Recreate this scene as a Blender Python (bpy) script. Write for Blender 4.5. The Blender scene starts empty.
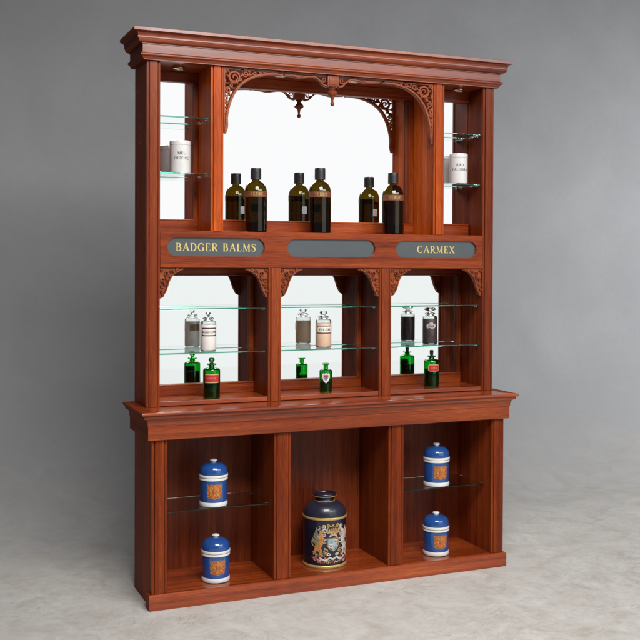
import bpy, bmesh, math, random
from mathutils import Vector, Matrix
random.seed(7)
S = bpy.context.scene
C = S.collection
PI = math.pi

# ------------------------------------------------------------------ materials
def newmat(name):
    m = bpy.data.materials.new(name); m.use_nodes = True
    nt = m.node_tree; nt.nodes.clear()
    out = nt.nodes.new('ShaderNodeOutputMaterial')
    b = nt.nodes.new('ShaderNodeBsdfPrincipled')
    nt.links.new(b.outputs[0], out.inputs[0])
    return m, nt, b, out

def node(nt, t, **kw):
    n = nt.nodes.new(t)
    for k, v in kw.items():
        if k in n.inputs: n.inputs[k].default_value = v
        else: setattr(n, k, v)
    return n

def ramp(nt, stops, interp='LINEAR'):
    r = nt.nodes.new('ShaderNodeValToRGB'); r.color_ramp.interpolation = interp
    e = r.color_ramp.elements
    while len(e) < len(stops): e.new(.5)
    for i, (p, c) in enumerate(stops):
        e[i].position = p; e[i].color = (*c, 1)
    return r

def math_n(nt, op, a, b=None, clamp=False):
    n = nt.nodes.new('ShaderNodeMath'); n.operation = op; n.use_clamp = clamp
    for i, v in enumerate((a, b)):
        if v is None: continue
        if hasattr(v, 'is_output'): nt.links.new(v, n.inputs[i])
        else: n.inputs[i].default_value = v
    return n.outputs[0]

def wood(name, axis, dark=1.0, tint=(1, 1, 1), rough=.33, coat=.08, spec=.26):
    """polished mahogany, grain along axis"""
    m, nt, b, out = newmat(name); L = nt.links.new
    tc = node(nt, 'ShaderNodeTexCoord'); oi = node(nt, 'ShaderNodeObjectInfo')
    off = node(nt, 'ShaderNodeVectorMath', operation='MULTIPLY_ADD')
    comb = node(nt, 'ShaderNodeCombineXYZ')
    for i in range(3): L(math_n(nt, 'MULTIPLY', oi.outputs['Random'], (7.3, 11.7, 5.1)[i]), comb.inputs[i])
    add = node(nt, 'ShaderNodeVectorMath', operation='ADD')
    L(tc.outputs['Object'], add.inputs[0]); L(comb.outputs[0], add.inputs[1])
    def scaled(long, cross):
        mp = node(nt, 'ShaderNodeMapping'); s = [cross] * 3; s['XYZ'.index(axis)] = long
        mp.inputs['Scale'].default_value = s
        L(add.outputs[0], mp.inputs[0]); return mp.outputs[0]
    n1 = node(nt, 'ShaderNodeTexNoise', Scale=1.0, Detail=6, Roughness=.6, Distortion=.35); L(scaled(.9, 38), n1.inputs[0])
    n2 = node(nt, 'ShaderNodeTexNoise', Scale=1.0, Detail=3, Roughness=.6); L(scaled(16, 520), n2.inputs[0])
    n3 = node(nt, 'ShaderNodeTexNoise', Scale=1.0, Detail=3, Roughness=.5); L(scaled(1.1, 6), n3.inputs[0])
    v = math_n(nt, 'ADD', math_n(nt, 'ADD', math_n(nt, 'MULTIPLY', n1.outputs[0], .38), .04), math_n(nt, 'MULTIPLY', n2.outputs[0], .34))
    v = math_n(nt, 'ADD', v, math_n(nt, 'MULTIPLY', n3.outputs[0], .32))
    def t(c): return tuple(c[i] * dark * tint[i] for i in range(3))
    r = ramp(nt, [(.40, t((.062, .0080, .0026))), (.50, t((.128, .0185, .0048))), (.59, t((.200, .0325, .0074))), (.70, t((.31, .064, .0150)))])
    L(v, r.inputs[0])
    hsv = node(nt, 'ShaderNodeHueSaturation', Saturation=1.0)
    L(r.outputs[0], hsv.inputs['Color'])
    L(math_n(nt, 'ADD', math_n(nt, 'MULTIPLY', oi.outputs['Random'], .34), .84), hsv.inputs['Value'])
    L(hsv.outputs[0], b.inputs['Base Color'])
    rr = math_n(nt, 'ADD', math_n(nt, 'MULTIPLY', n3.outputs[0], .22), rough - .11)
    L(rr, b.inputs['Roughness'])
    b.inputs['Coat Weight'].default_value = coat; b.inputs['Coat Roughness'].default_value = .12; b.inputs['Specular IOR Level'].default_value = spec
    bp = node(nt, 'ShaderNodeBump', Strength=.12, Distance=.0006)
    L(n2.outputs[0], bp.inputs['Height']); L(bp.outputs[0], b.inputs['Normal'])
    return m

def plain(name, col, rough=.5, metal=0., coat=0., var=.06, scale=30., spec=.5, bump=0.):
    m, nt, b, out = newmat(name); L = nt.links.new
    tc = node(nt, 'ShaderNodeTexCoord')
    n = node(nt, 'ShaderNodeTexNoise', Scale=scale, Detail=4); L(tc.outputs['Object'], n.inputs[0])
    r = ramp(nt, [(.3, tuple(c * (1 - var) for c in col)), (.7, tuple(min(1, c * (1 + var)) for c in col))])
    L(n.outputs[0], r.inputs[0]); L(r.outputs[0], b.inputs['Base Color'])
    b.inputs['Roughness'].default_value = rough; b.inputs['Metallic'].default_value = metal
    b.inputs['Coat Weight'].default_value = coat; b.inputs['Specular IOR Level'].default_value = spec
    if bump:
        bp = node(nt, 'ShaderNodeBump', Strength=bump, Distance=.001); L(n.outputs[0], bp.inputs['Height']); L(bp.outputs[0], b.inputs['Normal'])
    return m

def glass(name, col, ior=1.46, rough=.0, absorb=None, dens=10):
    m, nt, b, out = newmat(name)
    b.inputs['Base Color'].default_value = (*col, 1); b.inputs['Roughness'].default_value = rough
    b.inputs['IOR'].default_value = ior; b.inputs['Transmission Weight'].default_value = 1
    if absorb:
        va = node(nt, 'ShaderNodeVolumeAbsorption'); va.inputs['Color'].default_value = (*absorb, 1); va.inputs['Density'].default_value = dens
        nt.links.new(va.outputs[0], out.inputs['Volume'])
    return m

WZ, WX = wood('mahogany_upright', 'Z', dark=1.16, tint=(1.03, 1.10, .95), spec=.19, coat=.06), wood('mahogany_rail', 'X', dark=1.32, tint=(1.03, 1.10, 1.0), spec=.19, coat=.06)
WCARVE = wood('mahogany_carved', 'X', dark=1.35, tint=(1.0, 1.3, 1.5), rough=.40, coat=.12)
WGOLD = wood('mahogany_lit_orange', 'Z', dark=2.3, tint=(1.04, 1.10, .5), spec=.16, coat=.05)  # oranger wood for the upper dividers, their stronger light put into the colour
WG = wood('mahogany_polished_rail', 'X', dark=1.34, tint=(1.03, 1.10, .95), rough=.24, coat=.40, spec=.42)
WCOR = wood('mahogany_french_polish', 'X', dark=1.12, tint=(1.04, 1.04, .85), rough=.22, coat=.50, spec=.42)
WRET = wood('mahogany_shaded_return', 'Y', dark=.8, rough=.55, coat=0, spec=.05)  # darker, duller wood: the side returns' shade is put into the colour
WZB = wood('mahogany_base_upright', 'Z', dark=.98, tint=(1.04, 1.06, .85), rough=.33, coat=.05, spec=.15)
WDIV = wood('mahogany_shaded_partition', 'Z', dark=.80, tint=(1.05, .95, .75), rough=.36, coat=.05, spec=.16)  # darker copy for the lower-bay dividers: interior shade put into the wood colour
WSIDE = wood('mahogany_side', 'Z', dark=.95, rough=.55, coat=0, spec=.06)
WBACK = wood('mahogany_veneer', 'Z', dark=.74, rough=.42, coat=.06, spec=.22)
MIRROR, nt_, b_, _ = newmat('silvered_mirror')
b_.inputs['Metallic'].default_value = 1; b_.inputs['Base Color'].default_value = (.955, .955, .958, 1); b_.inputs['Roughness'].default_value = .004
MIRROR2, nt_, b_, _ = newmat('greenish_mirror')  # lower mirrors: base colour slightly darker and greener
b_.inputs['Metallic'].default_value = 1; b_.inputs['Base Color'].default_value = (.845, .885, .870, 1); b_.inputs['Roughness'].default_value = .006
SHELF = glass('shelf_glass', (.97, .99, .985), 1.5, absorb=(.12, .72, .58), dens=9)
PIN = plain('pin_metal', (.62, .6, .56), .25, 1.0)
BRASS = plain('lamp_brass', (.70, .58, .36), .22, 1.0)
LENS = plain('lamp_lens', (.75, .75, .72), .12, 0, coat=.5)
PLAQUE = plain('plaque_slate_glass', (.062, .076, .082), .2, coat=.4, var=.03)
GOLD = plain('gold_leaf', (.66, .52, .19), .38, .3, var=.12, scale=120)
GOLDP = plain('gold_band', (.62, .43, .17), .35, .4, var=.15, scale=60)
LABB0 = plain('tan_plug', (.30, .16, .09), .6)
BLACKINK = plain('black_ink', (.015, .015, .018), .5)

# ------------------------------------------------------------------ mesh helpers
def link(name, me, mat, root=None, smooth=False, mats=None):
    o = bpy.data.objects.new(name, me); C.objects.link(o)
    for m_ in (mats or [mat]): me.materials.append(m_)
    if smooth:
        for p in me.polygons: p.use_smooth = True
        try: me.set_sharp_from_angle(angle=math.radians(38))
        except Exception: pass
    if root is not None:
        o.parent = root
    return o

def anchor(root):
    """world offset of the thing a part belongs to (roots are unrotated while building)"""
    p = Vector((0, 0, 0)); o = root
    while o is not None: p += o.location; o = o.parent
    return p

def wpart(name, bm, mat, root, smooth=False, mats=None):
    a = anchor(root)
    bmesh.ops.translate(bm, verts=bm.verts, vec=-a)
    me = bpy.data.meshes.new(name); bm.to_mesh(me); bm.free()
    return link(name, me, mat, root, smooth, mats)

def add_box(bm, x0, x1, y0, y1, z0, z1, bev=.0015, seg=2):
    t = bmesh.new(); bmesh.ops.create_cube(t, size=1)
    for v in t.verts:
        v.co = Vector(((x0 + x1) / 2 + v.co.x * (x1 - x0), (y0 + y1) / 2 + v.co.y * (y1 - y0), (z0 + z1) / 2 + v.co.z * (z1 - z0)))
    if bev: bmesh.ops.bevel(t, geom=list(t.edges), offset=bev, segments=seg, affect='EDGES', profile=.6)
    merge(bm, t)

def merge(bm, t, mi=None):
    me = bpy.data.meshes.new('tmp'); 
    if mi is not None:
        for f in t.faces: f.material_index = mi
    t.to_mesh(me); t.free(); bm.from_mesh(me); bpy.data.meshes.remove(me)

def box(name, dims, mat, root, bev=.0015, seg=2):
    bm = bmesh.new(); add_box(bm, *dims, bev=bev, seg=seg)
    return wpart(name, bm, mat, root)

def moulding(name, prof, x0, x1, yf, yb, mat, root, lid=None):
    """profile of (outward offset, z) swept round the left, front and right of the cabinet with mitred corners"""
    bm = bmesh.new(); rows = []
    for (o, z) in prof:
        rows.append([bm.verts.new(c) for c in ((x0 - o, yb, z), (x0 - o, yf - o, z), (x1 + o, yf - o, z), (x1 + o, yb, z))])
    for a, b in zip(rows, rows[1:]):
        for i in range(3):
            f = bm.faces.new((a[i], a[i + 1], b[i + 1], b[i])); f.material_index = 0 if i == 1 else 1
    bm.faces.new(rows[0]); bm.faces.new(list(reversed(rows[-1])))
    bmesh.ops.recalc_face_normals(bm, faces=bm.faces)
    return wpart(name, bm, mat, root, mats=[mat, WRET])

def smooth_prof(pts, k=4):
    """Catmull-Rom through points"""
    out = []
    for i in range(len(pts) - 1):
        p0, p1, p2, p3 = pts[max(i - 1, 0)], pts[i], pts[i + 1], pts[min(i + 2, len(pts) - 1)]
        for j in range(k):
            t = j / k
            out.append(tuple(.5 * (2 * p1[d] + (p2[d] - p0[d]) * t + (2 * p0[d] - 5 * p1[d] + 4 * p2[d] - p3[d]) * t * t + (3 * p1[d] - p0[d] - 3 * p2[d] + p3[d]) * t ** 3) for d in range(len(p1))))
    out.append(tuple(pts[-1])); return out

def add_lathe(bm, prof, n=48, mi=0, cx=0, cy=0):
    """prof: list of (r, z) from axis to axis"""
    rings = []
    for (r, z) in prof:
        if r < 1e-6: rings.append([bm.verts.new((cx, cy, z))])
        else: rings.append([bm.verts.new((cx + r * math.cos(2 * PI * i / n), cy + r * math.sin(2 * PI * i / n), z)) for i in range(n)])
    fs = []
    for a, b in zip(rings, rings[1:]):
        for i in range(n):
            j = (i + 1) % n
            if len(a) == 1 and len(b) == 1: continue
            if len(a) == 1: fs.append(bm.faces.new((a[0], b[j], b[i])))
            elif len(b) == 1: fs.append(bm.faces.new((a[i], a[j], b[0])))
            else: fs.append(bm.faces.new((a[i], a[j], b[j], b[i])))
    for f in fs: f.material_index = mi
    return fs

def lathe(name, prof, mat, root, n=48):
    bm = bmesh.new(); add_lathe(bm, prof, n)
    bmesh.ops.recalc_face_normals(bm, faces=bm.faces)
    me = bpy.data.meshes.new(name); bm.to_mesh(me); bm.free()
    return link(name, me, mat, root, True)

def stroke(bm, pts, w, y0, y1, mi=0, flat=False):
    """flattened rod through (x, z, width) points between depths y0 (front) and y1"""
    secs = []
    n = len(pts)
    for i, (x, z, ww) in enumerate(pts):
        a = pts[max(i - 1, 0)]; b = pts[min(i + 1, n - 1)]
        t = Vector((b[0] - a[0], b[1] - a[1]))
        t = t.normalized() if t.length > 1e-9 else Vector((1, 0))
        nr = Vector((-t.y, t.x)); h = ww * w / 2; ym = (y0 + y1) / 2; hy = (y1 - y0) / 2
        if flat: prof = ((-1, 1), (-1, -.9), (-.95, -1), (.95, -1), (1, -.9), (1, 1))
        else: prof = ((-.7, 1), (-1, .55), (-1, -.35), (-.55, -1), (.55, -1), (1, -.35), (1, .55), (.7, 1))
        secs.append([bm.verts.new((x + nr.x * h * q[0], ym + hy * q[1], z + nr.y * h * q[0])) for q in prof])
    fs = []
    k = len(secs[0])
    for a, b in zip(secs, secs[1:]):
        for i in range(k): fs.append(bm.faces.new((a[i], a[(i + 1) % k], b[(i + 1) % k], b[i])))
    fs.append(bm.faces.new(secs[0])); fs.append(bm.faces.new(list(reversed(secs[-1]))))
    for f in fs: f.material_index = mi
    bmesh.ops.recalc_face_normals(bm, faces=fs)

def spiral(cx, cz, r0, r1, a0, turns, n=28, w0=1., w1=.6):
    return [(cx + (r0 + (r1 - r0) * i / n) * math.cos(a0 + turns * 2 * PI * i / n), cz + (r0 + (r1 - r0) * i / n) * math.sin(a0 + turns * 2 * PI * i / n), w0 + (w1 - w0) * i / n) for i in range(n + 1)]

def curve_plate(loops, depth, bev=0.0):
    """filled 2D shape (outer loop + holes) in XZ, front at y=0, back at y=depth, through a 2D curve"""
    cu = bpy.data.curves.new('c', 'CURVE'); cu.dimensions = '2D'; cu.fill_mode = 'BOTH'
    for lp in loops:
        sp = cu.splines.new('POLY'); sp.points.add(len(lp) - 1); sp.use_cyclic_u = True
        for q, p in zip(sp.points, lp): q.co = (p[0], p[1], 0, 1)
    cu.extrude = depth / 2 - bev; cu.bevel_depth = bev; cu.bevel_resolution = 1; cu.offset = -bev
    o = bpy.data.objects.new('c', cu); C.objects.link(o)
    dg = bpy.context.evaluated_depsgraph_get()
    me = bpy.data.meshes.new_from_object(o.evaluated_get(dg))
    bpy.data.objects.remove(o); bpy.data.curves.remove(cu)
    bm = bmesh.new(); bm.from_mesh(me); bpy.data.meshes.remove(me)
    for v in bm.verts: v.co = Vector((v.co.x, depth / 2 - v.co.z, v.co.y))
    bmesh.ops.remove_doubles(bm, verts=bm.verts, dist=1e-6)
    bmesh.ops.recalc_face_normals(bm, faces=bm.faces)
    return bm

def stadium(x0, x1, z0, z1, n=14):
    r = (z1 - z0) / 2; zc = (z0 + z1) / 2
    a = [(x1 - r + r * math.cos(t), zc + r * math.sin(t)) for t in [-PI / 2 + PI * i / n for i in range(n + 1)]]
    b = [(x0 + r + r * math.cos(t), zc + r * math.sin(t)) for t in [PI / 2 + PI * i / n for i in range(n + 1)]]
    return a + b

def bend(bm, r, rz=0):
    """wrap a flat XZ drawing (y = outward thickness, negative out) around a cylinder of radius r facing -Y"""
    for v in bm.verts:
        a = v.co.x / r + rz; R = r - v.co.y
        v.co = Vector((R * math.sin(a), -R * math.cos(a), v.co.z))

# ------------------------------------------------------------------ serif capitals, cap height 1, (x, z, width)
TK, TN = .17, .075
def arc(cx, cz, rx, rz, a0, a1, n=14, wf=None):
    out = []
    for i in range(n + 1):
        a = math.radians(a0 + (a1 - a0) * i / n)
        w = TN + (TK - TN) * abs(math.cos(a)) ** 1.3
        out.append((cx + rx * math.cos(a), cz + rz * math.sin(a), w))
    return out
def stem(x, w=TK, z0=0, z1=1): return [(x, z0, w), (x, z1, w)]
def ser(x, z, l=.17): return [(x - l, z, .055), (x + l, z, .055)]
GLY = {
 'A': (.86, [[(.10, .02, TN), (.42, 1.0, TN)], [(.42, 1.0, TK), (.76, .02, TK)], [(.22, .36, .06), (.62, .36, .06)], ser(.11, .028, .11), ser(.76, .028, .13)]),
 'B': (.74, [stem(.17), [(.17, .972, .06), (.36, .972, .06)] + arc(.36, .745, .20, .227, 85, -90) + [(.17, .52, .06)], [(.17, .52, .06), (.38, .52, .06)] + arc(.38, .275, .25, .247, 85, -90) + [(.17, .028, .06)], ser(.12, .028, .1), ser(.12, .972, .1)]),
 'D': (.86, [stem(.17), [(.17, .972, .06), (.36, .972, .06)] + arc(.36, .5, .38, .472, 88, -88, 22) + [(.17, .028, .06)], ser(.12, .028, .1), ser(.12, .972, .1)]),
 'G': (.86, [arc(.46, .5, .38, .475, 48, 335, 30), stem(.70, TK, .10, .42), ser(.70, .43, .14), [(.70, .72, .05), (.72, .93, .07)]]),
 'C': (.82, [arc(.46, .5, .38, .475, 48, 318, 30), [(.71, .70, .05), (.735, .93, .07)]]),
 'E': (.70, [stem(.17), [(.10, .972, .055), (.58, .972, .055)], [(.17, .51, .055), (.47, .51, .055)], [(.10, .028, .055), (.62, .028, .055)], [(.58, .97, .05), (.60, .78, .06)], [(.61, .03, .06), (.64, .24, .05)], [(.47, .40, .05), (.47, .62, .05)]]),
 'R': (.80, [stem(.17), [(.17, .972, .06), (.38, .972, .06)] + arc(.38, .735, .22, .237, 85, -90) + [(.17, .50, .06)], [(.36, .50, .10), (.68, .02, TK)], ser(.16, .028, .15), ser(.12, .972, .1), ser(.71, .028, .1)]),
 'L': (.68, [stem(.17), ser(.17, .972), [(.03, .028, .055), (.60, .028, .055)], [(.59, .03, .06), (.625, .28, .05)]]),
 'M': (1.02, [stem(.15, TN), stem(.86, TK), [(.15, 1.0, TK), (.50, .06, .12)], [(.50, .06, TN), (.86, 1.0, TN)], ser(.14, .028, .12), ser(.86, .028, .14), ser(.12, .972, .09), ser(.90, .972, .09)]),
 'S': (.64, [[(.56, .74, .06), (.545, .86, .06), (.47, .95, .07), (.33, .975, .09), (.18, .92, .12), (.12, .78, .16), (.17, .65, .17), (.32, .54, .18), (.47, .44, .17), (.545, .31, .17), (.53, .17, .14), (.44, .06, .09), (.30, .025, .07), (.17, .06, .06), (.10, .14, .06), (.08, .28, .06)]]),
 'X': (.84, [[(.12, .98, TK), (.70, .02, TK)], [(.70, .98, TN), (.12, .02, TN)], ser(.12, .028, .11), ser(.71, .028, .13), ser(.12, .972, .13), ser(.70, .972, .11)]),
 'O': (.90, [arc(.45, .5, .38, .475, 0, 360, 34)]),
 'T': (.78, [stem(.38), [(.02, .972, .055), (.74, .972, .055)], [(.03, .97, .06), (.02, .76, .05)], [(.73, .97, .06), (.74, .76, .05)], ser(.38, .028)]),
 'U': (.86, [[(.15, 1, TK), (.15, .35, TK), (.19, .16, .13), (.30, .045, .09), (.43, .025, .07), (.56, .06, .07), (.66, .18, .07), (.69, .35, TN), (.69, 1, TN)], ser(.15, .972, .14), ser(.70, .972, .12)]),
 'N': (.90, [stem(.14, TN), [(.12, .98, TK), (.74, .02, TK)], stem(.75, TN), ser(.14, .028, .12), ser(.75, .972, .12)]),
 'P': (.72, [stem(.17), [(.17, .972, .06), (.36, .972, .06)] + arc(.36, .715, .22, .257, 85, -90) + [(.17, .46, .06)], ser(.17, .028, .16), ser(.12, .972, .1)]),
 'Y': (.82, [[(.10, .98, TK), (.41, .47, TK)], [(.70, .98, TN), (.41, .47, TN)], stem(.41, TK, 0, .5), ser(.41, .028), ser(.11, .972, .13), ser(.70, .972, .11)]),
 ':': (.26, [[(.06, .15, .14), (.18, .15, .14)], [(.06, .62, .14), (.18, .62, .14)]]),
 ' ': (.42, []),
}
def serif_text(s, h, track=.10):
    bm = bmesh.new(); x = 0; k = 0
    for ch in s:
        w, st = GLY[ch]
        for pl in st:
            k += 1
            stroke(bm, [(x + p[0], p[1], p[2]) for p in pl], 1, -.0006 / h - (k % 5) * .00006 / h, .0004 / h, flat=True)
        x += w + track
    x -= track
    for v in bm.verts: v.co = Vector(((v.co.x - x / 2) * h, v.co.y * h, (v.co.z - .5) * h))
    return bm, x * h

def sans_text(s, h, thick=.0005, bold=0):
    cu = bpy.data.curves.new('t', 'FONT'); cu.body = s; cu.size = 1; cu.align_x = 'CENTER'; cu.extrude = .01; cu.offset = bold
    o = bpy.data.objects.new('t', cu); C.objects.link(o)
    me = bpy.data.meshes.new_from_object(o.evaluated_get(bpy.context.evaluated_depsgraph_get()))
    bpy.data.objects.remove(o); bpy.data.curves.remove(cu)
    bm = bmesh.new(); bm.from_mesh(me); bpy.data.meshes.remove(me)
    z0 = min(v.co.y for v in bm.verts); z1 = max(v.co.y for v in bm.verts); k = h / (z1 - z0)
    bmesh.ops.subdivide_edges(bm, edges=[e for e in bm.edges if e.calc_length() * k > .004], cuts=2)
    for v in bm.verts: v.co = Vector((v.co.x * k, -(v.co.z + .01) / .02 * thick, (v.co.y - z0) * k - h / 2))
    return bm

def thing(name, label, cat, loc, group=None):
    o = bpy.data.objects.new(name, None); C.objects.link(o); o.location = loc
    o.empty_display_size = .05
    o['label'] = label; o['category'] = cat
    if group: o['group'] = group
    return o

def lpart(name, bm, mat, root, smooth=False, mats=None):
    """part whose mesh is already in its thing's own coordinates"""
    bmesh.ops.recalc_face_normals(bm, faces=bm.faces)
    me = bpy.data.meshes.new(name); bm.to_mesh(me); bm.free()
    return link(name, me, mat, root, smooth, mats)

# ------------------------------------------------------------------ setting: floor running up into the studio backdrop
def sweep_material():
    m, nt, b, out = newmat('painted_studio_canvas'); L = nt.links.new
    g = node(nt, 'ShaderNodeNewGeometry')
    sx = node(nt, 'ShaderNodeSeparateXYZ'); L(g.outputs['Position'], sx.inputs[0])
    big = node(nt, 'ShaderNodeTexNoise', Scale=1.3, Detail=5, Roughness=.6, Distortion=.4); L(g.outputs['Position'], big.inputs[0])
    mid = node(nt, 'ShaderNodeTexNoise', Scale=30, Detail=10, Roughness=.74, Distortion=.4); L(g.outputs['Position'], mid.inputs[0])
    vein = node(nt, 'ShaderNodeTexNoise', Scale=2.2, Detail=10, Roughness=.64, Distortion=1.6); L(g.outputs['Position'], vein.inputs[0])
    fine = node(nt, 'ShaderNodeTexNoise', Scale=60, Detail=3, Roughness=.6); L(g.outputs['Position'], fine.inputs[0])
    mid7 = node(nt, 'ShaderNodeTexNoise', Scale=6, Detail=7, Roughness=.62, Distortion=1.0); L(g.outputs['Position'], mid7.inputs[0])
    mixed = math_n(nt, 'ADD', math_n(nt, 'MULTIPLY', mid7.outputs[0], .6), math_n(nt, 'MULTIPLY', mid.outputs[0], .4))
    # veins: thin lines where the noise crosses its middle
    d = math_n(nt, 'ABSOLUTE', math_n(nt, 'SUBTRACT', vein.outputs[0], .5))
    vm = math_n(nt, 'SUBTRACT', 1., math_n(nt, 'MULTIPLY', d, 120.), True)
    vm = math_n(nt, 'MULTIPLY', vm, math_n(nt, 'MULTIPLY', math_n(nt, 'SUBTRACT', big.outputs[0], .38), 3.2, True))
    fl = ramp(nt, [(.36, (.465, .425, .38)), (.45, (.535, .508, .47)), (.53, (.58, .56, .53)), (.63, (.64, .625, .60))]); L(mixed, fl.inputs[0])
    mixb = node(nt, 'ShaderNodeMixRGB', blend_type='MULTIPLY', Fac=.75)
    rb = ramp(nt, [(.32, (.92, .895, .865)), (.58, (1, 1, 1))]); L(big.outputs[0], rb.inputs[0])
    L(fl.outputs[0], mixb.inputs[1]); L(rb.outputs[0], mixb.inputs[2])
    mv = node(nt, 'ShaderNodeMixRGB', blend_type='MIX'); mv.inputs[2].default_value = (.33, .25, .19, 1)
    L(math_n(nt, 'MULTIPLY', vm, .80), mv.inputs[0]); L(mixb.outputs[0], mv.inputs[1])
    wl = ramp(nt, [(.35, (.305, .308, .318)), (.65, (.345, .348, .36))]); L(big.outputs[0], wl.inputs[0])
    wm = node(nt, 'ShaderNodeMixRGB', blend_type='MULTIPLY', Fac=.25)
    wr = ramp(nt, [(.35, (.82, .82, .82)), (.65, (1, 1, 1))]); L(mid.outputs[0], wr.inputs[0])
    L(wl.outputs[0], wm.inputs[1]); L(wr.outputs[0], wm.inputs[2])
    # painted from pale marbled floor to grey wall, with a ragged sponge-blended border around the cove
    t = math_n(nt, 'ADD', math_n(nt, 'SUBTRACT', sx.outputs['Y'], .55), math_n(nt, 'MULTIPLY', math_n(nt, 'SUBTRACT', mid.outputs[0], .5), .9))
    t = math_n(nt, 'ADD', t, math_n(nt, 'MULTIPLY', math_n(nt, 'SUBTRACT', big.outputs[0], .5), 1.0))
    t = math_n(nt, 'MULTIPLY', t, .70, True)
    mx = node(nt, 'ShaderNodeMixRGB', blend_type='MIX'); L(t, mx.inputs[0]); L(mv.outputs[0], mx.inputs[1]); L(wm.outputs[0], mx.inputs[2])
    L(mx.outputs[0], b.inputs['Base Color']); b.inputs['Roughness'].default_value = .62
    b.inputs['Specular IOR Level'].default_value = .3
    bp = node(nt, 'ShaderNodeBump', Strength=.05, Distance=.001)
    L(math_n(nt, 'ADD', mid.outputs[0], math_n(nt, 'MULTIPLY', fine.outputs[0], .3)), bp.inputs['Height']); L(bp.outputs[0], b.inputs['Normal'])
    return m
SWEEP = sweep_material()
def sheet(name, rows):
    bm = bmesh.new(); vs = [[bm.verts.new((x, y, z)) for x in (-9, -4, 0, 4, 8, 12)] for (y, z) in rows]
    for a, b in zip(vs, vs[1:]):
        for i in range(5): bm.faces.new((a[i], a[i + 1], b[i + 1], b[i]))
    me = bpy.data.meshes.new(name); bm.to_mesh(me); bm.free()
    o = link(name, me, SWEEP, None, True); o['kind'] = 'structure'; return o
RC, YC = 1.25, 1.05
sheet('floor', [(-9, 0), (-3, 0), (YC, 0)])
sheet('studio_backdrop', [(YC + RC * math.sin(a), RC - RC * math.cos(a)) for a in [PI / 2 * i / 16 for i in range(17)]] + [(YC + RC, 3), (YC + RC, 6.5)])

# ------------------------------------------------------------------ the cabinet
W, D, A = 1.70, .2155, .1034
cab = thing('display_cabinet', 'tall reddish mahogany shop display cabinet with mirrored upper bays and open base', 'cabinet', (W / 2, .05, 0))
R = cab
# base carcass
for x0, x1 in ((.002, .064), (W - .064, W - .002)):
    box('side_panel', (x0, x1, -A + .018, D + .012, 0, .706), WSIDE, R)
for x0, x1 in ((0, .066), (W - .066, W)):
    bm = bmesh.new(); add_box(bm, x0, x1, -A + .004, -A + .0175, .066, .7065, bev=.001); [add_box(bm, u, u + .0105, -A, -A + .006, .0661, .7064, bev=.0022) for u in (x0, x1 - .0105)]
    add_box(bm, x0 + .013, x1 - .013, -A - .0035, -A + .004, .066, .7065, bev=.0025)
    wpart('pilaster', bm, WZB, R)
for x0, x1 in ((.538, .616), (1.090, 1.167)):
    bm = bmesh.new(); add_box(bm, x0 + .002, x1 - .002, -A + .018, D - .0005, .0665, .706)
    wpart('divider', bm, WZB, R)
    bm = bmesh.new(); add_box(bm, x0, x1, -A + .004, -A + .0175, .066, .7065, bev=.001); [add_box(bm, u, u + .0105, -A, -A + .006, .0661, .7064, bev=.0022) for u in (x0, x1 - .0105)]
    add_box(bm, x0 + .013, x1 - .013, -A - .0035, -A + .004, .066, .7065, bev=.0025)
    wpart('pilaster', bm, WZB, R)
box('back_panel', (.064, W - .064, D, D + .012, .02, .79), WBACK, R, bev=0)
box('bottom_board', (.064, W - .064, -A + .012, D, .045, .066), WG, R)
bm = bmesh.new()
for (o, z0, z1) in ((.0125, 0, .058),):
    pass
moulding('plinth', [(0, .0655), (.008, .0655), (.0125, .061), (.0125, .001), (0, .001)], 0, W, -A, -A + .045, WG, R)
box('kick_board', (.066, W - .066, -A + .013, -A + .03, .002, .0445), WX, R)
# counter
cp = [(0, .8259), (.046, .8259)] + [(.046 + .0065 * math.sin(a), .8190 + .0069 * math.cos(a)) for a in [PI * i / 8 for i in range(1, 8)]] + [(.046, .8121), (0, .8121)]
moulding('counter_top', cp, 0, W, -A, D + .012, WG, R)
fp = [(0, .8118), (.041, .8118), (.041, .7985), (.036, .7975)] + [(.022 + .014 * (1 - math.sin(a)), .772 + .0255 * (math.cos(a))) for a in [PI / 2 * i / 7 for i in range(0, 8)]][1:] + [(.022, .7655), (.0195, .764), (.0195, .708), (.017, .706), (0, .706)]
moulding('frieze', fp, 0, W, -A, D + .012, WG, R)
# upper carcass
T = .0587; ZT = 2.288
for x0, x1 in ((.001, T - .002), (W - T + .002, W - .001)):
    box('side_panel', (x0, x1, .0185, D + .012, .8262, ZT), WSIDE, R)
for x0, x1 in ((0, T), (W - T, W)):
    bm = bmesh.new(); add_box(bm, x0, x1, .004, .018, .8262, ZT + .0005, bev=.001); [add_box(bm, u, u + .0095, 0, .006, .8263, ZT + .0003, bev=.0022) for u in (x0, x1 - .0095)]
    add_box(bm, x0 + .012, x1 - .012, -.0035, .004, .8264, ZT, bev=.002)
    wpart('pilaster', bm, WZ, R)
for x0, x1 in ((.546, .606), (1.091, 1.152)):
    bm = bmesh.new(); add_box(bm, x0 + .0015, x1 - .0015, .0185, D - .0005, .848, 1.4165)
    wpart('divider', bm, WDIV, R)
    bm = bmesh.new(); add_box(bm, x0, x1, .004, .018, .8262, 1.4168, bev=.001); [add_box(bm, u, u + .0095, 0, .006, .8263, 1.4167, bev=.0022) for u in (x0, x1 - .0095)]
    add_box(bm, x0 + .012, x1 - .012, -.0035, .004, .8264, 1.4166, bev=.002)
    wpart('pilaster', bm, WZ, R)
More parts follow.
